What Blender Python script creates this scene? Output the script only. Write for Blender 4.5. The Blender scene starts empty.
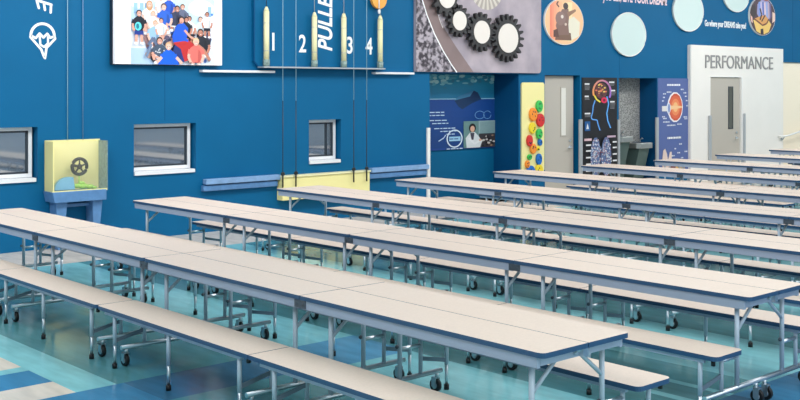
import bpy, bmesh, math, random
from mathutils import Vector, Matrix
random.seed(7)
C = bpy.context.scene.collection
PI = math.pi

# ------------------------------------------------------------------ colour / materials
def lin(c):
    return tuple(((v/255)/12.92 if v/255 <= .04045 else ((v/255+.055)/1.055)**2.4) for v in c)

def mat(name, rgb, rough=.5, metal=0, noise=0, scale=8, stretch=(1,1,1), spec=.5, bump=0, emit=0, alpha=1, trans=0, coat=0):
    m = bpy.data.materials.new(name); m.use_nodes = True
    nt = m.node_tree; b = nt.nodes['Principled BSDF']
    c = lin(rgb)+(1,)
    b.inputs['Base Color'].default_value = c
    b.inputs['Roughness'].default_value = rough
    b.inputs['Metallic'].default_value = metal
    b.inputs['Specular IOR Level'].default_value = spec
    b.inputs['Coat Weight'].default_value = coat
    b.inputs['Coat Roughness'].default_value = .08
    if emit:
        b.inputs['Emission Color'].default_value = c
        b.inputs['Emission Strength'].default_value = emit
    if trans: b.inputs['Transmission Weight'].default_value = trans
    if alpha < 1: b.inputs['Alpha'].default_value = alpha
    if noise or bump:
        g = nt.nodes.new('ShaderNodeNewGeometry'); mp = nt.nodes.new('ShaderNodeMapping')
        mp.inputs['Scale'].default_value = stretch
        n = nt.nodes.new('ShaderNodeTexNoise'); n.inputs['Scale'].default_value = scale; n.inputs['Detail'].default_value = 5
        nt.links.new(g.outputs['Position'], mp.inputs['Vector']); nt.links.new(mp.outputs['Vector'], n.inputs['Vector'])
        if noise:
            r = nt.nodes.new('ShaderNodeValToRGB')
            r.color_ramp.elements[0].position = .3; r.color_ramp.elements[1].position = .7
            r.color_ramp.elements[0].color = tuple(v*(1-noise) for v in c[:3])+(1,)
            r.color_ramp.elements[1].color = tuple(min(1, v*(1+noise)) for v in c[:3])+(1,)
            nt.links.new(n.outputs['Fac'], r.inputs['Fac']); nt.links.new(r.outputs['Color'], b.inputs['Base Color'])
        if bump:
            bp = nt.nodes.new('ShaderNodeBump'); bp.inputs['Strength'].default_value = bump
            nt.links.new(n.outputs['Fac'], bp.inputs['Height']); nt.links.new(bp.outputs['Normal'], b.inputs['Normal'])
    return m

def print_mat(name, rough=.45, emit=0):
    m = bpy.data.materials.new(name); m.use_nodes = True
    nt = m.node_tree; b = nt.nodes['Principled BSDF']; b.inputs['Roughness'].default_value = rough
    a = nt.nodes.new('ShaderNodeVertexColor'); a.layer_name = 'Col'
    nt.links.new(a.outputs['Color'], b.inputs['Base Color'])
    if emit:
        nt.links.new(a.outputs['Color'], b.inputs['Emission Color']); b.inputs['Emission Strength'].default_value = emit
    return m

def speckle(name, dark, light, scale, lo=.4, hi=.6, rough=.6):
    m = mat(name, dark, rough, noise=.1, scale=scale)
    r = [n for n in m.node_tree.nodes if n.type == 'VALTORGB'][0]
    r.color_ramp.elements[0].position = lo; r.color_ramp.elements[1].position = hi
    r.color_ramp.elements[0].color = lin(dark)+(1,); r.color_ramp.elements[1].color = lin(light)+(1,)
    return m

M = {}
M['blue'] = mat('wall_blue', (0,95,142), .6, noise=.05, scale=1.2, spec=.2)
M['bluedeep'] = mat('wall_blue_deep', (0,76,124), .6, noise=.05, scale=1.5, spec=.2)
M['bluegrey'] = mat('wall_blue_grey', (2,95,138), .6, spec=.2)
M['white'] = mat('white_paint', (236,236,234), .5)
M['portal'] = mat('portal_white', (238,235,230), .5, noise=.02, scale=2)
M['cream'] = mat('cream_paint', (252,240,218), .6)
M['ceil'] = mat('ceiling_white', (225,228,230), .8)
M['roomwall'] = mat('room_wall_grey', (205,212,216), .8)
M['lam'] = mat('laminate', (226,207,191), .42, noise=.035, scale=60, spec=.35)
M['band'] = mat('edge_band', (48,86,124), .4)
M['apron'] = mat('steel_paint', (166,180,202), .45)
M['plate'] = mat('hinge_steel', (92,102,112), .4, metal=.5)
M['leg'] = mat('leg_paint', (192,206,220), .38, metal=.1)
M['chrome'] = mat('chrome', (215,222,228), .3, metal=1)
M['darksteel'] = mat('dark_steel', (120,136,150), .4, metal=.2)
M['black'] = mat('black_rubber', (14,15,18), .45)
M['brown'] = mat('dark_metal', (44,40,38), .4, metal=.2)
M['guard'] = mat('guard_grey', (190,194,198), .35, metal=.4)
M['sill'] = mat('white_vinyl', (232,234,238), .4)
M['frame'] = mat('dark_frame', (45,55,66), .4)
M['glass'] = mat('window_glass', (176,186,196), .04, metal=.9, spec=.9)
M['door'] = mat('door_greige', (186,180,170), .5)
M['lite'] = mat('door_lite', (228,226,218), .3)
M['litedark'] = mat('door_lite_dark', (86,88,82), .15)
M['yellow'] = mat('pale_yellow', (244,234,164), .5)
M['cyl'] = mat('cream_yellow', (240,234,186), .5)
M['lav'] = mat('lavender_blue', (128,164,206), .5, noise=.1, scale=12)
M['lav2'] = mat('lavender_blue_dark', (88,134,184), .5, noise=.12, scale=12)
M['mint'] = mat('mint_disc', (206,226,224), .5)
M['orange'] = mat('orange_disc', (240,166,70), .5)
M['gear'] = mat('gear_black', (42,42,44), .5)
M['gearc'] = mat('gear_white', (228,222,215), .5)
M['metalprint'] = speckle('metal_print', (150,142,154), (200,188,196), 1.6, .3, .75)
M['browngray'] = mat('print_shadow', (136,118,118), .6, noise=.1, scale=3)  # brown-grey of the printed metal ring
M['rock'] = speckle('rock_print', (58,52,62), (176,168,178), 13, .42, .6)
M['tile'] = speckle('mosaic_tile', (112,112,112), (182,182,178), 45, .38, .62)
M['wire'] = mat('pale_wire', (150,190,205), .5)
M['text'] = mat('white_lettering', (246,248,250), .5)
M['pinktext'] = mat('pink_lettering', (244,214,220), .5)
M['greytext'] = mat('grey_lettering', (150,150,150), .4)
M['green'] = mat('toy_green', (160,206,90), .5)
M['acryl'] = mat('clear_acrylic', (220,230,225), .1, alpha=.05)
M['acryl2'] = mat('frosted_acrylic', (150,172,165), .3, alpha=.75, noise=.3, scale=25)
M['toyblue'] = mat('toy_blue', (120,180,210), .5)
M['basin'] = mat('brushed_steel', (176,180,178), .3, metal=.7)
M['fbody'] = mat('fountain_body', (84,106,104), .4, metal=.3)
M['print'] = print_mat('printed_picture')
M['screen'] = print_mat('lit_screen', .3, emit=.12)
M['fix'] = mat('light_diffuser', (250,250,250), .5, emit=1.5)
H_G = {n: mat('hold_'+n, c, .45) for n, c in {'green':(60,190,90),'orange':(245,146,50),'red':(214,50,50),'yellow':(240,214,50),'blue':(20,110,196)}.items()}
def floor_mat(n, c):
    m = mat(n, c, .16, noise=.13, scale=7, stretch=(1.6,.35,1), spec=.35)
    return m
M['f0'] = floor_mat('floor_teal_dark', (86,146,152))
M['f1'] = floor_mat('floor_teal_light', (138,204,210))
M['f2'] = floor_mat('floor_blue', (66,134,176))
M['f5'] = floor_mat('floor_sky', (96,160,196))
M['f3'] = floor_mat('floor_beige', (226,214,198))
M['f4'] = floor_mat('floor_navy', (56,108,142))

# ------------------------------------------------------------------ mesh helpers
class MB:
    def __init__(s): s.v=[]; s.f=[]; s.m=[]; s.c=[]; s.sm=[]
    def add(s, vs, fs, mi=0, smooth=False, col=None):
        o=len(s.v); s.v+=[tuple(v) for v in vs]
        for f in fs: s.f.append([o+i for i in f]); s.m.append(mi); s.sm.append(smooth); s.c.append(col)
        return s
    def box(s, x0,x1,y0,y1,z0,z1, mi=0):
        v=[(x,y,z) for x in (x0,x1) for y in (y0,y1) for z in (z0,z1)]
        return s.add(v, [(0,1,3,2),(4,6,7,5),(0,4,5,1),(2,3,7,6),(0,2,6,4),(1,5,7,3)], mi)
    def tube(s, pts, r, n=8, mi=0, cap=True, r2=None):
        pts=[Vector(p) for p in pts]; rings=[]
        for i,p in enumerate(pts):
            d=(pts[min(i+1,len(pts)-1)]-pts[max(i-1,0)]).normalized()
            u=d.cross(Vector((0,0,1)) if abs(d.z)<.9 else Vector((1,0,0))).normalized(); w=d.cross(u)
            rr=r if r2 is None else r+(r2-r)*i/(len(pts)-1)
            rings.append([p+u*rr*math.cos(2*PI*k/n+PI/n)+w*rr*math.sin(2*PI*k/n+PI/n) for k in range(n)])
        vs=[v for g in rings for v in g]; fs=[]
        for i in range(len(pts)-1):
            for k in range(n): fs.append((i*n+k, i*n+(k+1)%n, (i+1)*n+(k+1)%n, (i+1)*n+k))
        if cap: fs+= [tuple(range(n))[::-1], tuple(range((len(pts)-1)*n,len(pts)*n))]
        s.add(vs, fs, mi, n>4)
        if cap: s.sm[-1]=s.sm[-2]=False
        return s
    def prism(s, poly, f, d, mi=0, mi_side=None):
        """poly: 2D outline; f maps (u,v,w)->3D; extruded w=0..d"""
        n=len(poly); a=[f(u,v,0) for u,v in poly]; b=[f(u,v,d) for u,v in poly]
        s.add(a+b,[tuple(range(n))[::-1],tuple(range(n,2*n))]+[(i,(i+1)%n,n+(i+1)%n,n+i) for i in range(n)],mi)
        if mi_side is not None:
            for k in range(n): s.m[-1-k]=mi_side
        return s
    def sphere(s, c, r, mi=0, sc=(1,1,1), n=10):
        vs=[];fs=[]
        for i in range(n//2+1):
            for k in range(n):
                t=PI*i/(n//2); p=2*PI*k/n
                vs.append((c[0]+r*sc[0]*math.sin(t)*math.cos(p), c[1]+r*sc[1]*math.sin(t)*math.sin(p), c[2]+r*sc[2]*math.cos(t)))
        for i in range(n//2):
            for k in range(n): fs.append((i*n+k,(i+1)*n+k,(i+1)*n+(k+1)%n,i*n+(k+1)%n))
        return s.add(vs,fs,mi,True)
    def mesh(s, name, mats):
        me=bpy.data.meshes.new(name); me.from_pydata(s.v,[],s.f)
        for m in (mats if isinstance(mats,(list,tuple)) else [mats]): me.materials.append(m)
        for p,mi,sm in zip(me.polygons,s.m,s.sm): p.material_index=mi; p.use_smooth=sm
        if any(s.c):
            a=me.color_attributes.new('Col','FLOAT_COLOR','CORNER')
            for p,c in zip(me.polygons,s.c):
                col=lin(c or (128,128,128))+(1,)
                for li in p.loop_indices: a.data[li].color=col
        bm=bmesh.new(); bm.from_mesh(me)
        if not any(s.c):
            bmesh.ops.recalc_face_normals(bm, faces=bm.faces)
        bm.to_mesh(me); bm.free()
        return me
    def obj(s, name, mats, parent=None, bevel=0):
        o=bpy.data.objects.new(name, s.mesh(name,mats)); C.objects.link(o)
        if parent is not None: o.parent=parent
        if bevel:
            b=o.modifiers.new('bevel','BEVEL'); b.width=bevel; b.segments=2; b.limit_method='ANGLE'
        return o

def tag(o,label=None,cat=None,group=None,kind=None):
    for k,v in (('label',label),('category',cat),('group',group),('kind',kind)):
        if v: o[k]=v
    return o
def thing(name,label,cat,loc=(0,0,0),rz=0,group=None):
    o=bpy.data.objects.new(name,None); C.objects.link(o); o.location=loc; o.rotation_euler=(0,0,rz); o.empty_display_size=.1
    return tag(o,label,cat,group)
def copy_tree(o,parent=None,skip=None):
    c=o.copy(); C.objects.link(c)
    if parent is not None: c.parent=parent
    for ch in list(o.children):
        if skip and ch.get('only')==skip: continue
        copy_tree(ch,c,skip)
    return c
def rounded(x0,x1,y0,y1,r,n=4,corners=(1,1,1,1)):
    out=[]
    for k,(cx,cy,a0) in enumerate(((x1,y1,0),(x0,y1,90),(x0,y0,180),(x1,y0,270))):
        if corners[k]:
            sx=-1 if k in (0,3) else 1; sy=-1 if k in (0,1) else 1
            for i in range(n+1):
                a=math.radians(a0+90*i/n); out.append((cx+sx*r+r*math.cos(a), cy+sy*r+r*math.sin(a)))
        else: out.append((cx,cy))
    return out
def ell(cx,cz,rx,rz,n=28,a0=0,a1=360):
    full=abs(a1-a0)>=360
    return [(cx+rx*math.cos(math.radians(a0+(a1-a0)*i/(n if full else n-1))), cz+rz*math.sin(math.radians(a0+(a1-a0)*i/(n if full else n-1)))) for i in range(n)]
WY=13.2
def onwall(Y):                       # outline in (X, Z), extruded towards the room
    return lambda u,v,w: (u, Y-w, v)
def text(name,body,loc,size,m,sx=1,rot=0,parent=None,ext=.004,shear=0,bold=0,align='LEFT'):
    cu=bpy.data.curves.new(name,'FONT'); cu.body=body; cu.size=size; cu.extrude=ext; cu.shear=shear; cu.offset=bold; cu.align_x=align
    cu.materials.append(m)
    o=bpy.data.objects.new(name,cu); C.objects.link(o)
    o.matrix_world=Matrix.Translation(loc)@Matrix.Rotation(PI/2,4,'X')@Matrix.Rotation(rot,4,'Z')@Matrix.Diagonal((sx,1,1,1))
    bpy.context.view_layer.update()
    me=bpy.data.meshes.new_from_object(o.evaluated_get(bpy.context.evaluated_depsgraph_get())); mw=o.matrix_world.copy()
    bpy.data.objects.remove(o); bpy.data.curves.remove(cu)
    o=bpy.data.objects.new(name,me); C.objects.link(o); o.matrix_world=mw
    if parent is not None: o.parent=parent
    return o

# printed pictures: flat polygons with face colours, in a u 0..W, v 0..H frame (v down) laid on a rectangle
class Pic:
    def __init__(s,W,H,X0,X1,Z0,Z1,Y): s.W,s.H,s.X0,s.X1,s.Z0,s.Z1,s.Y=W,H,X0,X1,Z0,Z1,Y; s.mb=MB(); s.k=0
    def poly(s,pts,col):
        s.k+=1; y=s.Y-.00012*s.k
        v=[(s.X0+(s.X1-s.X0)*min(max(u,0),s.W)/s.W, y, s.Z1-(s.Z1-s.Z0)*min(max(w,0),s.H)/s.H) for u,w in pts]
        s.mb.add(v,[tuple(range(len(v)))],0,False,col); return s
    def rect(s,u0,u1,v0,v1,col): return s.poly([(u0,v1),(u1,v1),(u1,v0),(u0,v0)],col)
    def ell(s,cu,cv,ru,rv,col,n=14,a0=0,a1=360): return s.poly(ell(cu,cv,ru,rv,n,a0,a1),col)
    def line(s,pts,w,col):
        for (a,b),(c,d) in zip(pts,pts[1:]):
            L=math.hypot(c-a,d-b) or 1; nx,ny=-(d-b)/L*w/2,(c-a)/L*w/2
            s.poly([(a+nx,b+ny),(c+nx,d+ny),(c-nx,d-ny),(a-nx,b-ny)],col)
        return s
    def obj(s,name,m,parent=None): return s.mb.obj(name,m,parent)

# ------------------------------------------------------------------ room shell
tag(MB().box(-4,30,-4,14.2,5.2,5.35).obj('ceiling',M['ceil']),kind='structure')
tag(MB().box(-4.2,-4,-4,14.2,0,5.2).obj('wall_left',M['roomwall']),kind='structure')
tag(MB().box(30,30.2,-4,14.2,0,5.2).obj('wall_right',M['roomwall']),kind='structure')
tag(MB().box(-4,30,-4.2,-4,0,5.2).obj('wall_front',M['roomwall']),kind='structure')

# floor: laid in rectangles of coloured planks
rects=[(4.75,5.72,-4,14,1),(6.9,8.0,-4,14,1),(8.95,10.1,-4,14,1),(11.3,12.4,-4,14,1),(13.8,15,-4,14,1),(16.4,17.6,-4,14,1),
 (6.12,6.2,-4,9,1),(6.45,6.52,-4,9,1),(7.35,7.55,4.9,9,0),
 (3.27,3.57,-4,14,1),(-4,3.27,-4,14,1),(-4,3.27,7.62,7.75,1),(-4,3.27,7.75,9.6,3),(-4,3.27,7.22,7.62,2),(-4,3.27,6.86,7.22,3),
 (2.6,3.62,6.2,6.86,2),(3.62,5.72,6.28,6.86,4),(4.95,5.72,6.2,6.9,5),(-4,3.27,4.6,5.4,3),
 (5.6,30,-4,3.87,4),(6.5,7.2,3.1,3.87,2),(8.9,10.1,8.6,9.2,2),(6.9,8,6.4,7.0,1),
 (-4,30,11.95,14.2,3)]
xs=sorted({-4,30}|{r[0] for r in rects}|{r[1] for r in rects}); ys=sorted({-4,14.2}|{min(r[2],14.2) for r in rects}|{min(r[3],14.2) for r in rects})
fl=MB()
for i in range(len(xs)-1):
    for j in range(len(ys)-1):
        cx=(xs[i]+xs[i+1])/2; cy=(ys[j]+ys[j+1])/2; k=0
        for r in rects:
            if r[0]<cx<r[1] and r[2]<cy<r[3]: k=r[4]
        fl.add([(xs[i],ys[j],0),(xs[i+1],ys[j],0),(xs[i+1],ys[j+1],0),(xs[i],ys[j+1],0)],[(0,1,2,3)],k)
fl.box(-4,30,-4,14.2,-.1,-.01,0)
tag(fl.obj('floor',[M['f0'],M['f1'],M['f2'],M['f3'],M['f4'],M['f5']]),kind='structure')

# back wall, as a grid of rectangles with openings, each opening with its reveal
holes=[(4.80,5.78,.885,1.55,.32),(7.12,8.08,.885,1.55,.32),(10.07,10.70,.9,1.55,.32),
       (12.62,14.87,0,2.29,.62),(15.60,16.64,0,2.28,.16),(17.88,19.20,0,2.24,.43),(21.11,22.47,0,2.29,.14),(24.43,30,0,2.66,.5)]
def wall_grid(mb,x0,x1,z0,z1,Y,holes,t):
    X=sorted({x0,x1}|{h[0] for h in holes}|{h[1] for h in holes}); Z=sorted({z0,z1}|{h[2] for h in holes}|{h[3] for h in holes})
    for i in range(len(X)-1):
        for j in range(len(Z)-1):
            cx=(X[i]+X[i+1])/2; cz=(Z[j]+Z[j+1])/2
            if any(h[0]<cx<h[1] and h[2]<cz<h[3] for h in holes): continue
            mb.add([(X[i],Y,Z[j]),(X[i+1],Y,Z[j]),(X[i+1],Y,Z[j+1]),(X[i],Y,Z[j+1])],[(0,1,2,3)])
    for a,b,c,d,t in holes:
        for q in ([(a,Y,c),(a,Y+t,c),(a,Y+t,d),(a,Y,d)],[(b,Y,c),(b,Y,d),(b,Y+t,d),(b,Y+t,c)],[(a,Y,d),(a,Y+t,d),(b,Y+t,d),(b,Y,d)],[(a,Y,c),(b,Y,c),(b,Y+t,c),(a,Y+t,c)]):
            mb.add(q,[(0,1,2,3)])
    return mb
wb=wall_grid(MB(),-4,30,0,5.2,WY,holes,0)
tag(wb.obj('wall_back',M['blue']),kind='structure')
# ends of the recesses
tag(MB().box(12.62,14.87,13.82,13.9,0,2.29).obj('wall_alcove',M['bluegrey']),kind='structure')
tag(MB().box(17.88,19.2,13.63,13.7,0,2.24).obj('wall_niche',M['tile']),kind='structure')
tag(MB().box(24.43,30,13.25,13.35,0,2.66).obj('wall_corridor',M['cream']),kind='structure')
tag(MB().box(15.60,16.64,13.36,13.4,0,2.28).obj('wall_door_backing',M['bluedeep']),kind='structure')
tag(MB().box(21.11,22.47,13.34,13.4,0,2.29).obj('wall_stage_backing',M['portal']),kind='structure')
for x0,x1,z0,z1 in ((4.80,5.78,.885,1.55),(7.12,8.08,.885,1.55),(10.07,10.70,.9,1.55)):
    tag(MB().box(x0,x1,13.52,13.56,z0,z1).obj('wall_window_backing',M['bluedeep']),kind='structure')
# deeper blue sheets paint the shade on the right sides of alcove and niche
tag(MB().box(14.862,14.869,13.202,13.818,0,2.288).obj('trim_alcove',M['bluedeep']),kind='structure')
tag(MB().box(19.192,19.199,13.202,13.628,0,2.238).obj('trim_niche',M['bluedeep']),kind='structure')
# panel seams of the wall
for i,(x,z0,z1) in enumerate(((7.59,1.6,2.36),(17.9,2.3,5.2),(24.9,2.66,5.2))):
    tag(MB().box(x-.004,x+.004,WY-.002,WY+.001,z0,z1).obj('trim_%d'%(i+1),M['bluedeep']),kind='structure')

# windows
def window(n,x0,x1,z0,z1,split=None):
    y=13.30; t=.046
    root=MB()
    e=x1-.03
    for a in ((x0,e,z1-t,z1),(x0,e,z0+.03,z0+.03+t),(x0,x0+t,z0+.03+t,z1-t),(e-t,e,z0+.03+t,z1-t)): root.box(a[0],a[1],y,y+.06,a[2],a[3])
    w=tag(root.obj('window_%d'%n,M['sill']),kind='structure')
    f=MB(); a,b,c,d=x0+t,x1-.03-t,z0+.03+t,z1-t; u=.025
    for q in ((a,b,d-u,d),(a,b,c,c+u),(a,a+u*.5,c,d),(b-u,b,c,d)): f.box(q[0],q[1],y+.012,y+.05,q[2],q[3])
    if split: f.box(split-.015,split+.015,y+.012,y+.05,c,d)
    f.obj('window_frame',M['frame'],w)
    MB().box(a+.004,b-.004,y+.03,y+.036,c+.004,d-.004).obj('window_pane',M['glass'],w)
    MB().box(x0,x1-.03,WY-.03,y+.02,z0-.022,z0+.026).obj('window_sill',M['sill'],w)
window(1,4.80,5.78,.885,1.55)
window(2,7.12,8.08,.885,1.55)
window(3,10.07,10.70,.9,1.55,10.5)

# doors
def door(n,x0,x1,z1,y,lite,lm,hx,hz,frame=None):
    d=tag(MB().box(x0,x1,y,y+.05,0,z1).obj('door_%d'%n,M['door'],bevel=.003),kind='structure')
    a,b,c,e=lite
    MB().box(a,b,y-.006,y+.001,c,e).obj('door_lite',lm,d)
    g=MB()
    for q in ((a-.02,b+.02,e,e+.02),(a-.02,b+.02,c-.02,c),(a-.02,a,c,e),(b,b+.02,c,e)): g.box(q[0],q[1],y-.012,y,q[2],q[3])
    g.obj('lite_frame',frame or M['door'],d)
    h=MB(); h.tube([(hx,y,hz),(hx,y-.015,hz)],.032,12); h.tube([(hx,y-.015,hz),(hx,y-.06,hz),(hx-.02,y-.065,hz),(hx-.13,y-.065,hz-.01)],.011)
    h.tube([(hx,y,hz+.12),(hx,y-.02,hz+.12)],.026,12)
    h.obj('door_handle',M['chrome'],d)
    return d
door(1,15.61,16.56,2.27,13.30,(16.19,16.33,1.13,2.04),M['lite'],16.45,.90)
door(2,21.13,22.36,2.27,13.15,(21.90,22.06,1.13,2.05),M['litedark'],22.22,.90,M['frame'])
f2=MB(); f2.box(22.37,22.42,13.10,13.195,0,2.275); f2.box(21.12,22.42,13.11,13.195,2.276,2.30)
tag(f2.obj('trim_door_frame',M['white']),kind='structure')

# white portal around the stage door
pt=wall_grid(MB(),20.36,24.29,0,2.97,13.12,[(21.11,22.42,-.01,2.29,.08)],0)
pt.box(20.36,20.33,13.121,13.2,0,2.96); pt.box(24.27,24.29,13.121,13.2,0,2.96); pt.box(20.36,24.29,13.121,13.2,2.96,2.97)
tag(pt.obj('trim_portal',M['portal']),kind='structure')
tag(text('performance_lettering','PERFORMANCE',(20.86,13.115,2.475),.42,M['greytext'],sx=1,ext=.012,bold=0),
    'raised grey PERFORMANCE letters above the stage door on white panel','sign')
# fit its width
def fit(o,w):
    bpy.context.view_layer.update()
    if o.dimensions.x>0:
        s=w/o.dimensions.x; o.scale.x*=s
    return o
fit(bpy.data.objects['performance_lettering'],2.90)

# corner guards
for x,y0,z0,z1,lab in ((12.575,13.17,0.0,1.37,'white strip guard on the blue corner beside the underwater mural'),
     (16.63,13.16,.0,1.43,'grey strip guard on wall between grey door and brain poster'),
     (17.84,13.16,.0,1.40,'grey strip guard between brain poster and drinking fountains'),
     (19.165,13.16,.0,1.42,'grey strip guard left of the eye poster'),
     (21.05,13.08,.0,1.43,'grey strip guard left of the stage door'),
     (22.47,13.08,.0,1.45,'grey strip guard right of the stage door')):
    w=.032 if x<13 or 17<x<18 else .045
    tag(MB().prism(rounded(x-w,x+w,z0,z1,.01),onwall(y0+.03),.03).obj('corner_guard',M['white'] if x<13 else M['guard']),lab,'corner guard',group='wall corner guards')

# handrail
hr=thing('handrail','white metal handrail rising along cream wall right of the stage door','handrail',(24.1,13.12,.88))
MB().tube([(-.05,0,-.0),(-.05,-.07,0),(.1,-.08,.0),(.35,-.08,.02),(1.6,-.08,.20),(5.7,-.08,.9)],.022,10).obj('rail',M['white'],hr)
MB().tube([(.1,0,-.07),(.1,-.05,-.07),(.1,-.08,-.01)],.012,8).tube([(.1,0,-.07),(.1,-.012,-.07)],.035,10).obj('bracket',M['guard'],hr)

# ------------------------------------------------------------------ wall exhibits, left to right
# white drawn kite-balloon mark and the letter above it
bl=MB()
def ribbon(mb,pts,w,Y,t=.006):
    for i in range(len(pts)-1):
        (a,b),(c,d)=pts[i],pts[i+1]; L=math.hypot(c-a,d-b) or 1; nx,ny=-(d-b)/L*w/2,(c-a)/L*w/2
        mb.prism([(a+nx,b+ny),(a-nx,b-ny),(c-nx,d-ny),(c+nx,d+ny)],onwall(Y),t)
        mb.prism(ell(c,d,w/2,w/2,10),onwall(Y),t*.8)
cx,cz=5.845,2.70
ribbon(bl,ell(cx,cz,.155,.155,16,0,180),.034,WY)
ribbon(bl,[(cx-.155,cz),(cx-.16,cz-.02),(cx-.02,cz-.17),(cx+.02,cz-.27)],.03,WY)
ribbon(bl,[(cx+.155,cz),(cx+.165,cz-.03),(cx+.05,cz-.15),(cx+.03,cz-.28)],.03,WY)
ribbon(bl,[(cx-.155,cz+.0),(cx-.09,cz-.03),(cx-.04,cz+.03),(cx+.01,cz-.02),(cx+.06,cz+.03),(cx+.1,cz-.02),(cx+.155,cz)],.03,WY)
ribbon(bl,[(cx-.04,cz+.0),(cx-.03,cz-.11),(cx+.02,cz-.14),(cx+.07,cz-.09),(cx+.07,cz+.01)],.026,WY)
tag(bl.obj('balloon_emblem',M['text']),'white outlined parachute emblem painted on blue wall left of the screen','emblem')
lt=MB(); ribbon(lt,[(5.765,3.20),(5.80,3.14),(5.96,3.10)],.032,WY)
for a,b in (((5.765,3.15),(5.795,3.05)),((5.86,3.12),(5.875,3.03)),((5.955,3.10),(5.95,3.0))): ribbon(lt,[a,b],.03,WY)
tag(lt.obj('letter_mark',M['text']),'white slanted painted letter cut by picture top above the parachute emblem','lettering')

def cable(x,z0,z1,m,label,hook=False,name='cable',y=13.17):
    t=thing(name,label,'cable',(x,y,z0),0,'thin vertical cables on the blue wall')
    MB().tube([(0,0,0),(0,0,z1-z0)],.005,6).obj('wire',m,t)
    if hook:
        h=MB(); h.sphere((0,-.02,-.0),.045,sc=(1,.6,.8)); h.tube([(0,-.02,0),(0,-.03,-.07),(0,-.03,-.2)],.02,8); h.tube([(0,-.03,-.2),(0,-.05,-.23)],.022,8)
        h.obj('hook',M['black'],t)
    return t
cable(6.165,1.37,5.1,M['wire'],'pale thin cable running down to the top of the yellow water box, nearer the emblem')
cable(6.38,1.37,5.1,M['lav'],'faint lavender cable running down to the yellow water box, nearer the screen',y=13.18)
for i,x in enumerate((9.45,9.69,10.81,11.075)):
    t=cable(x,1.85,5.1,M['wire'],['pale cable with black hook at left end of yellow trough','pale cable with black hook, second from left over yellow trough',
       'pale cable with black hook, third from left over yellow trough','pale cable with black hook at right end of yellow trough'][i],y=13.02)
    lo=MB().tube([(0,0,-1.08),(0,0,0)],.007,6).obj('lower_wire',M['frame'],t)  # dark colour paints in the changed reflections on the lower cable
    h=MB(); h.sphere((0,0,-1.08),.04,sc=(1,.25,.8)); h.tube([(0,0,-1.08),(0,0,-1.16),(0,0,-1.28)],.012,8)
    h.obj('hook',M['black'],t)

# water box with hand wheel
wbx=thing('water_box','pale yellow water box with black hand wheel on lavender wall bracket','exhibit',(0,0,0))
F=12.95
MB().box(5.87,6.62,13.185,13.198,.72,1.375).obj('back_panel',M['yellow'],wbx)
MB().box(5.87,5.885,F,13.185,.72,1.37).obj('side_panel',M['yellow'],wbx)
MB().box(6.60,6.612,F,13.185,.72,1.36).obj('side_panel',M['acryl2'],wbx)
MB().box(5.885,6.60,F,F+.006,.735,1.36).obj('front_pane',M['acryl'],wbx)
tr=MB(); tr.prism([(5.85,.735),(6.58,.735),(6.58,.60),(5.88,.60)],onwall(13.2),.28)
tro=tr.obj('trough',M['lav2'],wbx,bevel=.006)
MB().box(5.86,6.60,F-.005,F+.025,.72,.745).obj('trough_lip',M['yellow'],wbx)
for a,b in ((5.93,6.08),(6.42,6.56)):
    MB().prism([(a,.60),(b,.60),(b-.03,.30),(b-.09,0.0),(a+.02,0)],onwall(13.19),.2).obj('leg',M['lav2'],wbx,bevel=.005)
MB().box(6.05,6.48,13.1,13.16,.52,.56).obj('brace',M['lav2'],wbx)
hw=MB(); ctr=(6.27,13.05,1.035); R=.10
ring=[(ctr[0]+R*math.cos(2*PI*k/24),ctr[1],ctr[2]+R*math.sin(2*PI*k/24)) for k in range(25)]
hw.tube(ring,.022,8,cap=False)
for k in range(5):
    a=2*PI*k/5+.3; hw.tube([ctr,(ctr[0]+R*math.cos(a),ctr[1],ctr[2]+R*math.sin(a))],.015,6,r2=.008)
hw.sphere(ctr,.035); hw.tube([ctr,(ctr[0],13.18,ctr[2])],.015,8)
ho=hw.obj('hand_wheel',M['brown'],wbx)
MB().tube([(6.27,13.06,.92),(6.27,13.06,.76)],.008,6).obj('rod',M['green'],wbx)
fan=MB(); fan.prism([(5.93,.75)]+[(6.12+.19*math.cos(a)*1.0,.76+.15*math.sin(a)) for a in [PI-PI*.6*i/8 for i in range(9)]]+[(6.2,.75)],onwall(13.08),.05)
tag(fan.obj('water_toy',M['toyblue']),'light blue fan shaped toy lying inside the yellow water box','toy')
gt=MB()
for x,z,r in ((6.24,.80,.05),(6.32,.79,.06),(6.41,.78,.05),(6.3,.83,.04),(6.47,.765,.035)): gt.sphere((x,13.05,z-.01),r,sc=(1.2,.6,.6))
tag(gt.obj('water_toy',M['green']),'lime green crumpled toy lying inside the yellow water box','toy')

# screen with the group photo
sc=thing('wall_screen','bright wall screen showing a group photo of children','screen',(0,0,0))
MB().prism(rounded(6.765,8.43,2.35,3.32,.01),onwall(13.195),.07).obj('casing',M['frame'],sc)
P=Pic(110,65,6.775,8.42,2.36,3.30,13.123)
P.rect(0,110,0,65,(252,252,255)).rect(15,104,0,36,(196,226,248)).rect(15,104,34,65,(222,232,246)).rect(15,40,50,65,(176,204,232))
for u,v,ru,rv in ((25,8,9,5),(50,4,10,4),(90,10,14,8),(98,25,8,12)): P.ell(u,v,ru,rv,(240,246,252))
for u in (20,26,31,97): P.rect(u,u+4,8,18,(150,190,225))
SK=(216,160,142); SK2=(188,128,108); SK3=(228,184,168)
for k in range(150):
    u=32+random.random()*66; v=26+random.random()*36
    P.ell(u,v,1+random.random()*2.2,1.4+random.random()*3.2,random.choice([(92,84,110),(60,66,92),(200,160,150),(120,110,140),(70,100,170),(214,190,190),(44,46,62),(150,120,124)]),8)
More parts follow.
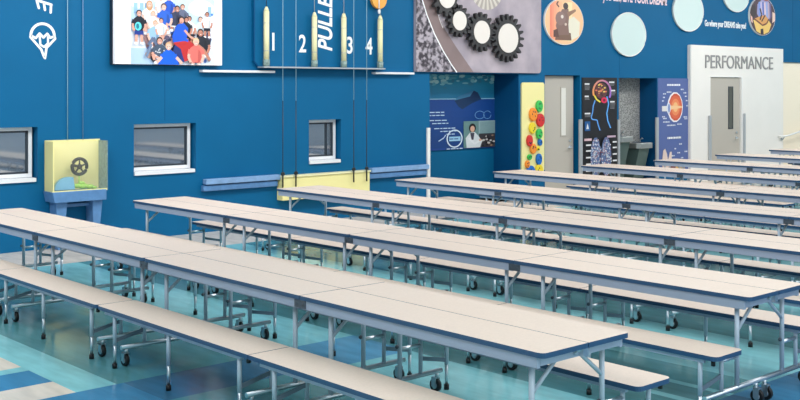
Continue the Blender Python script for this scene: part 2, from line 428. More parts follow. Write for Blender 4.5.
def kid(u,v,s,shirt,pants,hair=(70,50,45),skin=SK,lean=0,legs=14,arms=1,long=0,seated=0):
    """head centre (u,v), s = head radius"""
    s*=.9; hu,hv=u,v; bu=u+lean
    if legs:
        if seated: 
            P.poly([(bu-2*s,v+7*s),(bu+2*s,v+6*s),(bu+4.4*s,v+8*s),(bu+3.6*s,v+10*s),(bu-1.2*s,v+10*s)],pants)
            P.line([(bu+4*s,v+8.5*s),(bu+3.6*s,v+12*s)],1.4*s,skin)
        else:
            P.poly([(bu-1.7*s,v+6*s),(bu+1.7*s,v+6*s),(bu+1.9*s,v+6*s+legs*.45),(bu+.2*s,v+6*s+legs*.45),(bu,v+8*s),(bu-.3*s,v+6*s+legs*.45),(bu-1.9*s,v+6*s+legs*.45)],pants)
            for q in (-1,1): P.line([(bu+q*s,v+6*s+legs*.4),(bu+q*1.2*s,v+6*s+legs)],1.1*s,skin); P.ell(bu+q*1.3*s,v+6*s+legs,s*.9,s*.5,(240,240,244))
    P.poly([(hu-.6*s,v+1*s),(hu+.6*s,v+1*s),(bu+2.1*s,v+2.0*s),(bu+2.3*s,v+4*s),(bu+1.8*s,v+6.6*s),(bu-1.8*s,v+6.6*s),(bu-2.3*s,v+4*s),(bu-2.1*s,v+2.0*s)],shirt)
    dk=tuple(int(c*.82) for c in shirt); P.poly([(bu+.8*s,v+2.4*s),(bu+1.9*s,v+3*s),(bu+1.7*s,v+6.6*s),(bu+.6*s,v+6.6*s)],dk)
    if arms:
        for q in (-1,1): P.line([(bu+q*2.2*s,v+2.6*s),(bu+q*2.7*s,v+4.8*s),(bu+q*1.9*s,v+6.6*s)],.95*s,skin); P.line([(bu+q*2.1*s,v+2.4*s),(bu+q*2.5*s,v+3.9*s)],1.3*s,shirt)
    if long: P.ell(hu,hv+.5*s,s*1.3,s*1.9,hair)
    P.ell(hu,hv-.25*s,s*1.12,s*1.2,hair); P.ell(hu,hv+.15*s,s*.88,s*1.05,skin)
    for q in (-1,1): P.ell(hu+q*.35*s,hv,s*.13,s*.12,(50,40,45),6)
    P.ell(hu,hv+.62*s,s*.38,s*.16,(150,60,60),8); P.ell(hu,hv+.56*s,s*.3,s*.09,(250,245,245),8)
B1=(30,84,196); BK=(28,34,48); WH=(232,238,244); GR=(150,178,200); PU=(120,96,132)
kid(47,3,2.3,(236,226,232),GR,(190,150,120),SK3); kid(55,2,2.4,B1,BK,(60,46,42))
kid(35,9,2.8,WH,PU,(196,150,110),SK3,long=1,legs=12); kid(69,10,2.4,(96,104,130),BK,(110,80,60))
kid(88,21,2.4,(206,226,238),BK,(100,74,58),SK3,legs=10); kid(95,16,2.2,WH,BK,(90,66,54),SK2,legs=10)
kid(76,21,2.4,WH,BK,(30,26,30),SK2); kid(63,12,2.7,(52,58,84),(230,226,224),(30,28,34),SK2,lean=-3,seated=0,legs=6)
kid(49,11,2.9,(40,96,200),(38,62,150),(84,60,52),SK3,lean=1,legs=8)
P.line([(53,26),(50,34),(46,44)],3,SK); 
kid(24,18,2.7,BK,(30,56,140),(44,40,52),SK,legs=13); P.ell(23,30,3.4,4,(96,214,226)); P.ell(22.5,30,1.6,2.6,(40,120,140),8)
kid(38,18,2.3,WH,PU,(200,160,130),SK3,legs=10); kid(40,27,2.6,(148,186,222),(120,140,170),(196,160,128),SK3,lean=-1,legs=8)
kid(46,24,2.2,WH,B1,(50,42,46),SK,legs=0)
P.line([(33,47),(38,40),(42,48)],3,(96,110,140)); P.line([(31,58),(36,46)],2.6,(110,130,160))
kid(72,22,2.3,(34,40,54),BK,(36,30,34),SK2,legs=0)
# boy in blue with red trousers
P.poly([(58,42),(72,40),(80,45),(80,52),(76,60),(70,62),(66,52),(60,47)],(188,48,50)); P.poly([(60,46),(66,50),(70,62),(64,64),(58,52)],(38,56,120))
P.poly([(62,27),(69,25),(74,30),(72,42),(58,44),(57,38)],(28,88,208)); P.line([(70,32),(76,38),(82,41)],2.2,SK); P.line([(62,34),(66,40),(74,42)],2.4,(28,88,208))
P.ell(67,22,2.9,3.3,(52,42,44)); P.ell(67,23,2.3,2.8,SK); P.ell(67,24.5,1,.4,(150,60,60),8)
P.line([(78,52),(75,60)],2.4,SK); P.ell(76,62,2.6,1.6,(60,50,60))
kid(87,34,3.2,(40,42,52),(46,44,58),(66,50,50),SK2,lean=2,legs=5); P.line([(84,46),(90,50),(97,60)],3,SK2)
kid(82,43,3.3,(240,112,104),(70,60,80),(226,190,150),SK3,legs=5); 
kid(44,43,3,(70,84,104),(60,66,84),(48,38,40),SK,legs=4); P.line([(38,56),(44,60),(50,62)],2.6,SK)
for k in range(12): P.ell(40+random.random()*9,50+random.random()*10,.8,.7,(200,206,214),6)
kid(53,48,3.3,(24,96,214),(30,60,150),(210,170,130),SK3,legs=0); P.poly([(46,56),(60,55),(64,65),(42,65)],(24,96,214)); P.line([(46,58),(41,63)],3,SK3); P.line([(61,58),(67,64)],3,SK3)
P.ell(99,16,1.3,1.3,(60,120,210),8); P.rect(104,110,0,65,(252,252,255)); P.rect(0,15,0,65,(252,252,255))
P.obj('displayed_photo',M['screen'],sc)

# ledges
for x0,x1,lab in ((8.13,9.37,'white narrow ledge under the screen, left of pulley board'),(11.33,12.18,'white narrow ledge between pulley board and gear board')):
    tag(MB().box(x0,x1,13.10,13.199,2.262,2.295).obj('wall_ledge',M['sill'],bevel=.004),lab,'ledge',group='white wall ledges')

# pulley board
pb=thing('pulley_board','blue pulley exhibit board with pale ledge and hanging tubes','exhibit board',(0,0,0))
MB().prism([(9.02,5.0),(9.02,2.43),(9.10,2.35),(11.58,2.35),(11.58,5.0)],onwall(13.199),.05).obj('backboard',M['blue'],pb)
e=MB(); ribbon(e,[(9.03,5.0),(9.03,2.43),(9.10,2.36)],.02,13.15,.008); e.obj('edge_trim',M['bluedeep'],pb)
MB().box(9.09,11.45,13.0,13.149,2.335,2.355).obj('bottom_shelf',M['guard'],pb)
for i,(x,zt) in enumerate(((9.19,3.23),(10.075,3.19),(10.65,3.20),(11.40,3.20))):
    t=thing('weight_tube','%s cream yellow weight tube hanging on the pulley board%s'%(['leftmost','second','third','rightmost'][i],[' beside number 1',' beside number 2',' beside number 3',' beside number 4'][i]),'weight tube',(x,13.07,2.36),0,'weight tubes on the pulley board')
    h=zt-2.36
    MB().tube([(0,0,.09),(0,0,h-.07)],.042,16).tube([(0,0,h-.07),(0,0,h-.03),(0,0,h)],.042,16,r2=.018).obj('tube_body',M['cyl'],t)
    MB().tube([(0,0,0.0),(0,0,.10)],.05,16).obj('clear_socket',M['acryl2'],t)
    b=MB()
    for z in (.22,h*.72): b.tube([(0,0,z),(0,0,z+.008)],.0435,16)
    b.obj('ring_mark',M['guard'],t)
    MB().tube([(0,0,h),(0,0,5.0-2.36)],.006,6).obj('suspension_wire',M['guard'] if i else M['frame'],t)
for n,x,z in (('1',9.295,2.60),('2',9.835,2.585),('3',10.76,2.585),('4',11.16,2.58)):
    o=text('number_sign',n,(x,13.147,z),.37,M['text'],sx=.78,bold=.006)
    tag(o,'white number %s painted on the blue pulley board'%{'1':'one','2':'two','3':'three','4':'four'}[n],'number sign')
o=text('pulley_lettering','PULLEY',(10.47,13.147,2.60),.38,M['text'],sx=.80,rot=PI/2,shear=.25,bold=.008)
tag(o,'white slanted PULLEY lettering running up the blue board','lettering')
pd=MB(); pd.prism(ell(0,0,.155,.155,28),lambda u,v,w:(u,-w,v),.05)
d=thing('orange_pulley','orange pulley disc at top of the board above the rightmost tube','pulley',(11.37,13.1,3.46))
pd.obj('disc',M['orange'],d); g=MB().tube([(-.02,-.06,-.15),(-.02,-.06,.15)],.012,8); g.obj('rope',M['sill'],d); MB().sphere((0,-.04,-.2),.035,sc=(.8,.6,1.2)).obj('hook',M['sill'],d)

# gear board
gb=thing('gear_board','large grey printed board with rocks and metal ring behind black gears','exhibit board',(0,0,0))
MB().prism(rounded(12.25,15.42,2.31,5.0,.07,corners=(0,0,0,1)),onwall(13.199),.06).obj('board',M['metalprint'],gb)
def arc_pts(cx,cz,r,a0,a1,n=26): return [(cx+r*math.cos(math.radians(a0+(a1-a0)*i/n)),cz+r*math.sin(math.radians(a0+(a1-a0)*i/n))) for i in range(n+1)]
arc=[(12.27,3.95),(12.37,3.55),(12.50,3.25),(12.67,2.95),(12.88,2.66),(13.07,2.44),(13.20,2.312)]
MB().prism([(12.252,2.312)]+arc[::-1]+[(12.252,3.95)],onwall(13.139),.002).obj('rock_print',M['rock'],gb)
a2=[(12.5,3.95),(12.64,3.5),(12.86,3.1),(13.18,2.75),(13.62,2.312)]
MB().prism(arc+a2[::-1],onwall(13.139),.0025).obj('ring_print',M['browngray'],gb)
e=MB(); ribbon(e,arc,.022,13.138,.004); ribbon(e,arc_pts(13.65,3.6,.95,150,215,12),.008,13.138,.004); e.obj('ring_edge',M['text'],gb)
q=Pic(100,100,13.5,14.4,3.36,3.9,13.138)
for k in range(22):
    a=math.radians(180+k*180/22); b=math.radians(180+(k+1)*180/22)
    q.poly([(50+10*math.cos(a),15-10*math.sin(a)),(50+48*math.cos(a),15-75*math.sin(a)),(50+48*math.cos(b),15-75*math.sin(b)),(50+10*math.cos(b),15-10*math.sin(b))],(206,200,190) if k%2 else (168,160,152))
q.obj('fan_print',M['print'],gb)
def gear(x,z,r,rw,teeth,label):
    t=thing('cog_gear',label,'gear',(x,13.09,z),0,'black gears on the printed board')
    pts=[]
    for k in range(teeth):
        a=2*PI*k/teeth; w=2*PI/teeth
        for da,rr in ((-.42,r*.78),(-.30,r*.79),(-.20,r*.97),(-.10,r*1.04),(.10,r*1.04),(.20,r*.97),(.30,r*.79),(.42,r*.78)):
            pts.append((rr*math.cos(a+da*w),rr*math.sin(a+da*w)))
    g=MB(); n=len(pts); f=lambda u,v,w:(u,-w,v)
    a_=[f(u,v,0) for u,v in pts]; b_=[f(u,v,.07) for u,v in pts]; ca=f(0,0,0); cb=f(0,0,.07)
    g.add(a_+b_+[ca,cb],[(i,(i+1)%n,n+(i+1)%n,n+i) for i in range(n)]+[((i+1)%n,i,2*n) for i in range(n)]+[(n+i,n+(i+1)%n,2*n+1) for i in range(n)])
    g.obj('toothed_ring',M['gear'],t)
    MB().prism(ell(0,0,rw,rw,32),lambda u,v,w:(u,-.07-w,v),.012).obj('hub_cap',M['gearc'],t)
gear(12.85,3.575,.32,.19,12,'black gear with white hub cut by picture top, leftmost on gear board')
gear(13.15,3.185,.27,.165,14,'small black gear with white hub, second from left on gear board')
gear(13.70,3.01,.335,.20,16,'medium black gear with white hub between small and largest gears')
gear(14.38,2.925,.415,.26,20,'largest black gear with white hub, rightmost on gear board')

# underwater mural
mu=thing('underwater_mural','blue underwater printed mural with round emblem and small photo','mural',(0,0,0))
X0,X1,Z0,Z1=12.64,14.86,.93,2.28
MB().box(X0,X1,13.81,13.819,Z0,Z1).obj('mural_panel',M['bluedeep'],mu)
P=Pic(88,75,X0,X1,Z0,Z1,13.808)
for k in range(25):
    t=k/24; c=tuple(int(a+(b-a)*t) for a,b in zip((40,150,180),(14,66,140))); P.rect(0,88,k*3,(k+1)*3,c)
for k in range(90):
    u=random.random()*88; v=abs(random.gauss(0,5)); P.ell(u,v,1.5+random.random()*2.5,.8+random.random()*1.6,(random.choice([(130,196,206),(90,170,190),(170,214,216),(50,130,160)])),7)
P.rect(0,88,24,75,(14,62,134)); P.rect(0,88,24,24.8,(150,200,226))
for k in range(8): P.rect(0,88,24.8+k*6,30.8+k*6,(14-k,66-k*1,138-k*2))
P.poly([(46,26),(50,22),(66,16),(70,18),(74,25),(64,29),(54,35),(50,32)],(16,52,92)); P.poly([(46,26),(50,22),(66,16),(62,22)],(60,128,170))
def tl(u0,u1,v,c=(190,214,236),w=.9):
    u=u0
    while u<u1-1: 
        L=2+random.random()*4; P.rect(u,min(u+L,u1),v,v+w,c); u+=L+.8
for u0,u1,v in ((18,36,37),(20,36,40),(18,40,45),(24,40,48),(26,48,53),(32,48,56),(38,48,59)): tl(u0,u1,v)
P.line(ell(72,41,5,4,12),.5,(110,160,210)); P.line(ell(80,41,4,4,12),.5,(110,160,210))
P.line(ell(46,64,7.5,8.5,24)+[(53.5,64)],1.2,(210,226,240)); P.rect(40.5,52,62,66.5,(150,196,226)); tl(41,51,63.8,(20,70,140),1)
P.line([(30,66),(35,63),(37,60)],1,(180,204,230)); tl(38,54,73.6)
P.rect(55,88,47,74,(120,150,150)); P.rect(55,70,47,74,(104,140,138)); P.rect(71,88,60,74,(60,56,58)); P.rect(71,88,47,60,(150,176,178))
for k in range(14): P.rect(72,88,48+k*.9,48.4+k*.9,(90,130,136))
for k in range(20): P.ell(71+random.random()*16,62+random.random()*11,1.4,1,random.choice([(150,120,100),(30,28,32),(200,196,190)]),6)
P.poly([(58,74),(57,64),(61,59),(66,58),(70,62),(74,68),(72,74)],(214,220,222)); P.ell(64,54,3.6,4.6,(32,26,28)); P.ell(64,55,2.3,3.2,(214,170,146)); P.line([(60,64),(66,70),(72,67)],2,(226,230,232)); P.ell(72,66.5,1.5,1.3,(214,170,146),8)
P.poly([(61.5,59),(66,59),(65,66),(63,66)],(70,66,80))
P.obj('mural_print',M['print'],mu)

# climbing hold panel
hp=tag(MB().prism(rounded(14.92,15.55,.48,2.14,.05),onwall(13.199),.03).obj('hold_panel',M['yellow']),'tall pale yellow panel with coloured round grips left of the grey door','exhibit panel')
holds=[('green',15.37,1.70,.10,.125),('orange',15.20,1.55,.115,.14),('red',15.40,1.44,.12,.14),('yellow',15.18,1.30,.095,.12),('green',15.37,1.19,.09,.11),('red',15.10,1.07,.085,.12),('blue',15.39,1.03,.06,.07),
 ('orange',15.20,.92,.09,.11),('yellow',15.33,.92,.05,.05),('green',15.10,.77,.06,.06),('blue',15.36,.72,.085,.12),('orange',15.04,.64,.06,.08),('yellow',15.36,.60-.1,.12,.14),('blue',15.13,.49,.13,.14)]
hl={'green':0,'orange':0,'red':0,'yellow':0,'blue':0}; order={'green':['topmost','middle','lowest'],'orange':['upper large','middle','small lowest'],'red':['right hand large','left hand smaller'],'yellow':['uppermost round','tiny middle','lowest large'],'blue':['uppermost small','middle oval','lowest large']}
for c,x,z,rx,rz in holds:
    rx*=.88; rz*=.88
    t=MB(); t.prism(ell(0,0,rx,rz,22),lambda u,v,w:(u,-w,v),.05)
    o=t.obj('grip_hold',[H_G[c]],None,bevel=.012); o.location=(x,13.168,z)
    for k in range(4):
        a=random.random()*6; dd=MB().prism(ell(rx*.45*math.cos(a+k*2.1),rz*.45*math.sin(a+k*2.1),.012,.014,8),lambda u,v,w:(u,-.05-w,v),.003).obj('bolt_hole',M['frame'],o)
    tag(o,'%s %s grip on the yellow hold panel'%(order[c][hl[c]],c),'grip','coloured grips on the hold panel'); hl[c]+=1

# brain poster
bp=thing('brain_poster','black poster with glowing head, coloured brain and brain scan','poster',(0,0,0))
MB().box(16.69,17.80,13.185,13.199,.2,2.24).obj('poster_panel',M['frame'],bp)
P=Pic(36,110,16.69,17.80,.2,2.24,13.183)
P.rect(0,36,0,110,(26,26,32))
head=[(13,24),(11,30),(10.5,36),(9,42),(10,44),(15,45),(16,50),(18,56)]
P.line(head,1.5,(30,80,160)); P.line(head,.8,(110,180,250))
bk=[(25,20),(27,28),(25,38),(26,46),(29,54)]; P.line(bk,1.7,(30,80,160)); P.line(bk,.9,(110,190,255))
for i in range(20):
    a=math.radians(200-i*11.6); b=math.radians(200-(i+1)*11.6); t=i/19
    c=tuple(int(p+(q_-p)*t) for p,q_ in zip((240,160,90),(170,110,220)))
    P.line([(20+9*math.cos(a),15-12*math.sin(a)),(20+9*math.cos(b),15-12*math.sin(b))],1.9,c)
P.ell(19,14,6.4,8.5,(96,54,58))
for k in range(34):
    a=random.random()*6.28; r=random.random(); P.ell(19+5.6*r*math.cos(a),14+7.4*r*math.sin(a),1.1,.9,random.choice([(214,160,90),(240,210,110),(140,70,70),(60,34,40),(226,120,90)]),7)
P.line([(12,19),(14,23),(18,26)],1.6,(240,220,80)); P.ell(22,24,3.2,3.2,(226,50,90)); P.ell(22,24,1.4,1.4,(120,20,40))
def tb(u0,u1,v,n,c=(120,120,124)):
    P.rect(u0,u0+(u1-u0)*.8,v,v+1.6,(226,226,228))
    for k in range(n): P.rect(u0,u1-random.random()*2,v+2.4+k*1.3,v+3.1+k*1.3,c)
tb(2,8,6,4); tb(2,7,19,2); tb(2,9,37,2); tb(27,34,4,2); tb(29,34.5,13,3); tb(28,34,25,5)
P.rect(2,7.5,46,56,(30,90,150)); P.poly([(3.4,54),(4.8,48),(6.2,54)],(220,220,220))
P.rect(1.5,9,64,66.5,(226,190,196)); P.rect(25,34,62,64,(196,170,190))
for q_ in (-1,1):
    P.ell(18+q_*5,84,5.4,21,(96,116,160))
    for k in range(170):
        a=random.random()*6.28; r=math.sqrt(random.random()); P.ell(18+q_*5+5.1*r*math.cos(a),84+20*r*math.sin(a),.6,.9,random.choice([(170,190,220),(226,232,240),(206,180,190),(110,120,160),(150,110,130),(200,210,225)]),5)
for v in (70,76,83,90,97,103): tb(1.5,8,v,0); tb(29,34.5,v-2,0)
P.obj('poster_print',M['print'],bp)

# drinking fountains
def fountain(x,z,w,label):
    t=thing('drinking_fountain',label,'drinking fountain',(x,13.62,z),0,'wall drinking fountains')
    D=.46
    out=[(-w,0),(-w,-D+.08),(-w+.05,-D),(w-.05,-D),(w,-D+.08),(w,0)]
    MB().prism(out,lambda u,v,q:(u,v,-.11+q),.11).obj('basin',M['basin'],t,bevel=.008)
    MB().prism([(0,-.11),(-D+.06,-.11),(-.30,-.5),(-.22,-z+.02),(0,-z+.02)],lambda u,v,q:(-w*.7+q,u,v),w*1.4).obj('body',M['fbody'],t)
    s=MB().tube([(w*.55,-.2,0),(w*.55,-.2,.05),(w*.5,-.25,.09),(w*.4,-.29,.085)],.012,8).obj('spout',M['chrome'],t)
    MB().prism(ell(0,-D/2-.03,w*.65,.13,20),lambda u,v,q:(u,v,.001+q),.004).obj('drain_bowl',M['plate'],t)
fountain(18.13,1.05,.22,'higher steel drinking fountain beside the brain poster on speckled tile')
fountain(18.78,.90,.25,'lower steel drinking fountain nearer the eye poster')

# eye poster
ep=thing('eye_poster','slate blue poster with orange eye diagram left of white panel','poster',(0,0,0))
MB().box(19.215,20.355,13.185,13.199,.2,2.24).obj('poster_panel',M['lav2'],ep)
P=Pic(33,110,19.215,20.355,.2,2.24,13.183)
P.rect(0,33,0,110,(86,104,160))
def bl_(u0,u1,v,w=1.4,c=(220,226,240)):
    u=u0
    while u<u1-.3: L=.7+random.random()*1.4; P.rect(u,min(u+L,u1),v,v+w,c); u+=L+.35
bl_(9.5,24,6.5,2,(240,242,248))
P.ell(18,33,8.4,17.5,(240,234,236)); P.ell(18.4,33,7.3,15.8,(206,84,60))
for rr,c in ((.85,(222,104,70)),(.62,(236,140,92)),(.36,(246,190,130))): P.ell(18.4,33,7.3*rr,15.8*rr,c)
P.poly([(11.5,31),(25.5,32),(25.5,34),(11.5,36)],(246,200,150)); P.rect(4,9.8,31.5,37.5,(226,222,220)); P.ell(11,34,2.2,6.5,(214,220,236)); P.ell(11.4,34,1.1,5,(120,140,190))
for u,v,w in ((9,15,5),(5,17,3),(5,21,2),(4,25,2),(4,43,3),(5,45,4),(24,12,3),(27,16,3),(28.5,20,2.5),(29.5,25,2.5),(30,31,2),(27,44,4),(28,46,3),(5,49,7),(9,53,9),(20,52,5)): bl_(u,u+w,v)
bl_(9.5,24,67,2.2,(240,242,248))
for u,v,w in ((22,75,3),(17,80,2),(20,85,3),(14,88,3),(28,84,3),(24,91,3)): bl_(u,u+w,v)
P.poly([(4,92),(5,82),(7,80),(9,86),(10,94),(12,84),(14,84),(14,98),(16,110),(4,110)],(228,206,196)); P.rect(18,28,95,110,(200,176,150)); P.rect(19,22,97,110,(226,178,90)); P.rect(12,18,99,110,(130,80,80))
P.obj('poster_print',M['print'],ep)

# discs on the upper wall
def disc(x,z,r,m,label):
    return tag(MB().prism(ell(0,0,r*1.3,r,44),lambda u,v,w:(u,-w,v),.04).obj('wall_disc',m),label,'wall disc','round discs on the upper wall')
for x,z,r,l in ((18.17,3.12,.44,'mint white disc above the drinking fountains'),(20.31,3.70,.44,'mint white disc above the eye poster, partly cut by picture top'),(22.25,4.2,.43,'mint white disc cut by picture top, left of the flower disc')):
    o=disc(x,z,r,M['mint'],l); o.location=(x,13.199,z)
    e=MB(); pts=[(1.3*r*math.cos(2*PI*k/44),-.04,r*math.sin(2*PI*k/44)) for k in range(45)]; e.tube(pts,.012,6,cap=False); e.obj('rim',M['white'],o)
def picdisc(x,z,r,label,draw):
    global P
    o=disc(x,z,r,M['white'],label); o.location=(x,13.199,z)
    P=Pic(100,100,-r*1.3,r*1.3,-r,r,-.041); draw(P); P.obj('printed_face',M['print'],o)
def cl(pts,R=49):
    out=[]
    for u,v in pts:
        d=math.hypot(u-50,v-50)
        out.append((50+(u-50)*R/d,50+(v-50)*R/d) if d>R else (u,v))
    return out
def warm(P):
    P.ell(50,50,49,49,(244,196,150),44)
    for k in range(9): t=k/8; P.poly(cl([(2+k*7,8),(14+k*7,8),(14+k*7,92),(2+k*7,92)]),tuple(int(a+(b-a)*t) for a,b in zip((238,130,104),(250,222,170))))
    P.poly(cl([(60,46),(74,38),(90,50),(88,80),(66,90),(60,80)]),(232,226,206))
    P.poly(cl([(28,78),(40,72),(66,74),(68,90),(26,90)]),(120,90,74))
    P.poly([(44,24),(60,22),(62,36),(60,56),(62,78),(34,80),(28,60),(32,44)],(130,100,92)); P.ell(40,44,13,15,(140,112,106)); P.poly([(56,30),(78,22),(80,26),(60,40)],(150,112,90))
    P.ell(53,17,6.5,7.5,(60,46,52)); P.ell(44,40,3.5,4,(226,214,204)); P.line([(34,8),(30,14),(36,20)],3,(90,60,60)); P.ell(53,56,3,3,(210,190,176)); P.poly([(22,70),(32,66),(36,84),(22,84)],(96,64,58))
picdisc(16.12,3.30,.445,'orange and cream printed disc with figure silhouette beside gear board',warm)
def flower(P):
    P.ell(50,50,49,49,(70,44,60),44)
    P.poly(cl([(30,20),(50,4),(74,10),(84,40),(70,70),(40,60),(28,44)]),(150,150,200))
    for k,c in enumerate([(120,150,220),(200,190,220),(90,110,190),(226,200,210),(150,170,225),(190,170,190),(100,90,140)]): P.poly(cl([(34+k*7,14),(40+k*7,12),(43+k*7,50),(36+k*7,58)]),c)
    P.poly(cl([(14,62),(30,56),(50,70),(72,58),(84,70),(74,90),(50,99),(26,90)]),(240,200,110)); P.poly(cl([(18,58),(42,50),(60,46),(74,58),(60,74),(34,70)]),(222,160,90))
    P.line([(16,58),(34,66),(50,74),(66,68),(74,56)],4,(110,50,40)); P.line([(46,64),(60,46)],4,(60,30,36)); P.line([(40,30),(46,46),(40,60)],5,(60,30,40))
    P.poly(cl([(42,84),(52,82),(54,99),(42,98)]),(40,26,40)); P.poly(cl([(2,46),(10,50),(12,70),(6,66)]),(236,190,180)); P.poly(cl([(88,36),(98,40),(98,60),(88,66)]),(240,206,190))
    P.poly(cl([(6,30),(20,20),(26,46),(14,56),(4,50)]),(40,26,36)); P.poly(cl([(40,4),(60,2),(78,8),(60,10)]),(160,70,80))
picdisc(23.40,3.72,.45,'colourful blue and golden printed disc above the PERFORMANCE panel',flower)
o=text('dream_lettering','you can, LIVE YOUR DREAM!',(17.36,13.196,3.785),.26,M['pinktext'],ext=.003,bold=.008); fit(o,2.2)
tag(o,'pinkish lettering ending LIVE YOUR DREAM at picture top above first mint disc','lettering')
o=text('dream_caption','Go where your DREAMS take you!',(21.0,13.196,3.405),.19,M['text'],ext=.003,bold=.004); fit(o,1.72)
tag(o,'small white wall caption about dreams left of the colourful disc','lettering')

# wall bumpers and yellow trough
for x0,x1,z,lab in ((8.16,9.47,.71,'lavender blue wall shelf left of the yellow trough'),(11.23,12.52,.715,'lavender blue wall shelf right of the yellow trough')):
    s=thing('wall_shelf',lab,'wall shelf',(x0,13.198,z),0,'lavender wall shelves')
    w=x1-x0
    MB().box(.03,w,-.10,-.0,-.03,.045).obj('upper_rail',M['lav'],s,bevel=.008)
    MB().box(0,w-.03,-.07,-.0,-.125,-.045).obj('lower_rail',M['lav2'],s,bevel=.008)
yt=thing('yellow_trough','pale yellow wall trough under the window behind the tables','trough',(9.47,13.198,.37))
MB().box(0,1.70,-.14,0,0,.34).obj('front_box',M['yellow'],yt,bevel=.006); MB().box(-.01,1.71,-.16,0,.34,.365).obj('top_lip',M['cyl'],yt,bevel=.004)

# ------------------------------------------------------------------ folding tables with benches
L=1.985
def slab(mb,x0,x1,y0,y1,z0,z1,r,corners):
    mb.prism(rounded(x0,x1,y0,y1,r,4,corners),lambda u,v,w:(u,v,z0+w),z1-z0,0,1)
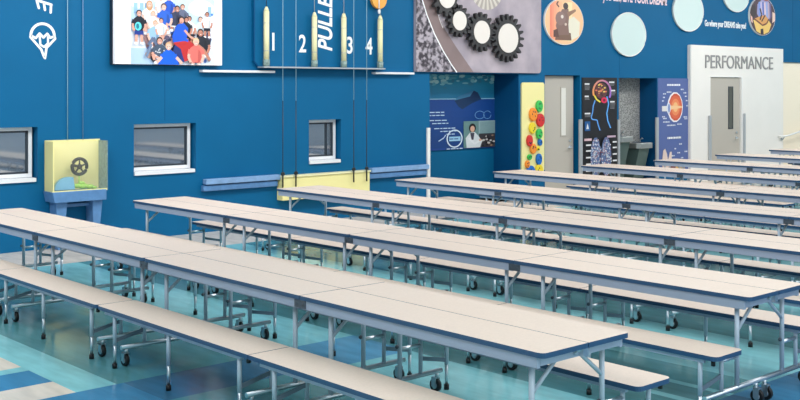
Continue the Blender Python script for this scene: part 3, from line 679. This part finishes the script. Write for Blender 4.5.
# mat 0 laminate (top/bottom) mat 1 band
def slab_obj(name,x0,x1,y0,y1,z0,z1,r,corners,parent):
    mb=MB(); slab(mb,x0,x1,y0,y1,z0,z1,r,corners); return mb.obj(name,[M['lam'],M['band']],parent)
proto=thing('folding_table','prototype','table')
FR=(.115,.93)
for s in (0,1):
    ya,yb=-(s+1)*L+.004,-s*L-.004
    end=(s==1); start=(s==0)
    for x0,x1,left in ((-.357,-.003,1),(.003,.357,0)):
        # corner order: (x1,y1),(x0,y1),(x0,y0),(x1,y0)
        cr=(start and not left, start and left, end and left, end and not left)
        slab_obj('tabletop',x0,x1,ya,yb,.713,.74,.035,cr,proto)
    for q in (-1,1):
        xx=q*.335
        MB().box(xx-.012,xx+.012,ya+(.045 if end else .02),yb-(.045 if start else .02),.655,.7135).obj('side_rail',M['apron'],proto,bevel=.003)
        bx0,bx1=(.43,.742) if q>0 else (-.742,-.43)
        slab_obj('bench_seat',bx0,bx1,ya,yb,.402,.43,.04,(start,start,end,end),proto)
        br=MB(); br.box(q*.715-.012,q*.715+.012,ya+.1,yb-.1,.378,.4025); br.box(q*.46-.012,q*.46+.012,ya+.1,yb-.1,.378,.4025)
        for yy in (ya+.13,yb-.2,(ya+yb)/2): br.box(min(q*.46,q*.715),max(q*.46,q*.715),yy-.012,yy+.012,.382,.402)
        br.obj('bench_rail',M['apron'],proto)
        MB().tube([(q*.70,ya+.05,.40),(q*.70,ya+.05,.365)],.014,10).obj('bumper',M['black'],proto)
    # middle bench legs
    for q in (-1,1):
        y=-(s+.5)*L
        lg=MB().tube([(q*.71,y,.385),(q*.71,y,.17)],.0145,10).tube([(q*.71,y,.17),(q*.71,y,.03)],.0115,10,mi=1).obj('bench_leg',[M['leg'],M['chrome']],proto)
        MB().tube([(q*.71,y,0),(q*.71,y,.035)],.018,10).obj('glide_cap',M['black'],lg)
    for fi,t in enumerate(FR):
        y=-(s+t)*L; rowend=(s==1 and fi==1)
        MB().tube([(-.66,y,.14),(.66,y,.14)],.017,10).obj('base_bar',M['chrome'],proto)
        for q in (-1,1):
            lg=MB().tube([(q*.285,y,.70),(q*.285,y,.15)],.0155,10).obj('table_leg',M['leg'],proto)
            MB().sphere((q*.285-.025,y,.36),.014).tube([(q*.285,y,.36),(q*.285-.03,y,.36)],.007).obj('lock_knob',M['plate'],lg)
            if q<0 or rowend or (s==0 and fi==0): pts=[(q*.285,y,.50),(q*.04,y,.69)]
            else: pts=[(q*.285,y,.50),(q*.265,y,.585),(q*.215,y,.64),(q*.14,y,.675),(q*.06,y,.69)]
            MB().tube(pts,.012,8).obj('brace',M['leg'],proto)
            MB().tube([(q*.285,y,.34),(q*.47,y,.34)],.013,8).obj('rung',M['chrome'],proto)
            MB().tube([(q*.47,y,.39),(q*.47,y,.15)],.014,10).obj('bench_inner_leg',M['leg'],proto)
            lg=MB().tube([(q*.71,y,.385),(q*.71,y,.17)],.0145,10).tube([(q*.71,y,.17),(q*.71,y,.03)],.0115,10,mi=1).obj('bench_leg',[M['leg'],M['chrome']],proto)
            MB().tube([(q*.71,y,0),(q*.71,y,.035)],.018,10).obj('glide_cap',M['black'],lg)
            x0,x1=sorted((q*.47,q*.71)); 
            a=(q*.47,.25); b=(q*.71,.20)
            MB().prism([(a[0],a[1]-.014),(b[0],b[1]-.014),(b[0],b[1]+.014),(a[0],a[1]+.014)],lambda u,v,w,y=y:(u,y-.004+w,v),.008).obj('strut',M['darksteel'],proto)
            # caster
            cxx=q*.62; yy=y+.012
            c=MB(); c.tube([(cxx,y,.13),(cxx,y,.095)],.013,8); c.box(cxx-.022,cxx-.017,yy-.02,yy+.02,.035,.1); c.box(cxx+.017,cxx+.022,yy-.02,yy+.02,.035,.1); c.box(cxx-.022,cxx+.022,yy-.02,yy+.02,.092,.1)
            co=c.obj('caster',M['chrome'],proto)
            w=MB(); w.tube([(cxx-.014,yy,.044),(cxx+.014,yy,.044)],.044,18); w.tube([(cxx-.0165,yy,.044),(cxx+.0165,yy,.044)],.024,14,mi=1)
            w.obj('caster_wheel',[M['black'],M['chrome']],co)
            if rowend:
                cxx=q*.055; yy=y-.012
                c=MB(); c.tube([(cxx,y,.13),(cxx,y,.095)],.013,8); c.box(cxx-.022,cxx-.017,yy-.02,yy+.02,.035,.1); c.box(cxx+.017,cxx+.022,yy-.02,yy+.02,.035,.1); c.box(cxx-.022,cxx+.022,yy-.02,yy+.02,.092,.1)
                co=c.obj('caster',M['chrome'],proto); co['only']='rowend'
                w=MB(); w.tube([(cxx-.014,yy,.044),(cxx+.014,yy,.044)],.044,18); w.tube([(cxx-.0165,yy,.044),(cxx+.0165,yy,.044)],.024,14,mi=1)
                w.obj('caster_wheel',[M['black'],M['chrome']],co)
for q in (-1,1):
    for yy,fl in ((-L,None),(-2*L,'joint')):
        x=q*.349
        h=MB(); h.box(x-.006,x+.006,yy-.055,yy+.055,.662,.711)
        for dy in (-.03,.03): h.tube([(x+q*.003,yy+dy,.685),(x+q*.011,yy+dy,.685)],.008,8)
        o=h.obj('hinge_plate',M['plate'],proto)
        if fl: o['only']=fl
for yy in (-.058,-2*L+.058):
    MB().box(-.323,.323,yy-.01,yy+.01,.665,.7125).obj('end_rail',M['apron'],proto,bevel=.002)
hc=MB(); hc.box(-.02,.02,-2*L+.022,-2*L+.049,.665,.712); hc.box(-.045,.045,-2*L+.042,-2*L+.049,.69,.705); hc.tube([(-.06,-2*L+.03,.69),(-.06,-2*L+.05,.69)],.009,8)
hc.obj('center_latch',M['chrome'],proto)

rows=[(4.496,11.50,2.008,.006),(6.469,11.384,1.962,-.004),(8.566,11.47,1.997,.009),(10.579,11.438,1.979,-.010),(12.678,11.498,1.995,.005),(14.742,11.408,1.948,.009),(16.76,11.38,1.92,0),(19.07,11.552,1.985,0),(21.35,11.68,1.985,0)]
ordn=['front','second','third','fourth','fifth','sixth','seventh','eighth','rearmost']
def strip(root,key):
    for ch in list(root.children):
        if ch.get('only')==key:
            for g in list(ch.children): bpy.data.objects.remove(g)
            bpy.data.objects.remove(ch)
for i,(cx,y0,LL,th) in enumerate(rows):
    for u in (0,1):
        if u==1 and i>4: continue
        t=copy_tree(proto); strip(t,'rowend' if u==0 else 'joint')
        t.location=(cx-th*2*LL*u,y0-2*LL*u,0); t.scale=(1,LL/L,1); t.rotation_euler=(0,0,-th)
        t['group']='folding bench tables in long rows'
        t['label']=('beige folding table with benches, %s row%s, %s'%(ordn[i],' from camera' if 0<i<8 else '', 'far half by the blue wall' if u==0 else 'near half towards the camera'))
for o in list(proto.children_recursive): bpy.data.objects.remove(o)
bpy.data.objects.remove(proto)
for o in bpy.data.objects:
    if 'only' in o: del o['only']

# ------------------------------------------------------------------ lights
def area(x,y,z,sx,sy,e,rot=(0,0,0),col=(1,1,1)):
    l=bpy.data.lights.new('area','AREA'); l.shape='RECTANGLE'; l.size=sx; l.size_y=sy; l.energy=e; l.color=col
    o=bpy.data.objects.new('area_lamp',l); C.objects.link(o); o.location=(x,y,z); o.rotation_euler=rot
for i,x in enumerate((1,7,13,19,25)):
    for j,y in enumerate((-1,4,9)):
        area(x,y,5.1,3.2,3.2,92)
        f=MB(); f.box(-1,1,-.3,.3,.0,.04); o=f.obj('ceiling_light',M['fix']); o.location=(x,y,5.155)
        tag(o,'white rectangular ceiling light overhead','ceiling light','ceiling lights')
area(6,-3,3.0,10,3.5,150,(math.radians(80),0,math.radians(-20)))  # added front fill to brighten upright faces, no fixture there
for x,en in ((2,150),(8,110),(14.5,75),(21,85),(27,70)):  # added wall-wash lamps that lighten the blue wall, strongest at left
    area(x,9.6,4.7,4.5,.8,en,(math.radians(58),0,0),(1,.98,.95))
w=bpy.data.worlds.new('world'); bpy.context.scene.world=w; w.use_nodes=True
w.node_tree.nodes['Background'].inputs[0].default_value=(.9,.95,1,1); w.node_tree.nodes['Background'].inputs[1].default_value=.6

# ------------------------------------------------------------------ camera
cam=bpy.data.cameras.new('camera'); co=bpy.data.objects.new('camera',cam); C.objects.link(co)
co.location=(0,0,2.05); co.rotation_euler=(PI/2,0,-math.radians(42.144))
cam.sensor_width=36; cam.lens=1083.3/800*36; cam.shift_y=-(200-87.3)/800; cam.clip_end=100
bpy.context.scene.camera=co
bpy.context.scene.view_settings.view_transform='Standard'
bpy.context.scene.view_settings.exposure=0
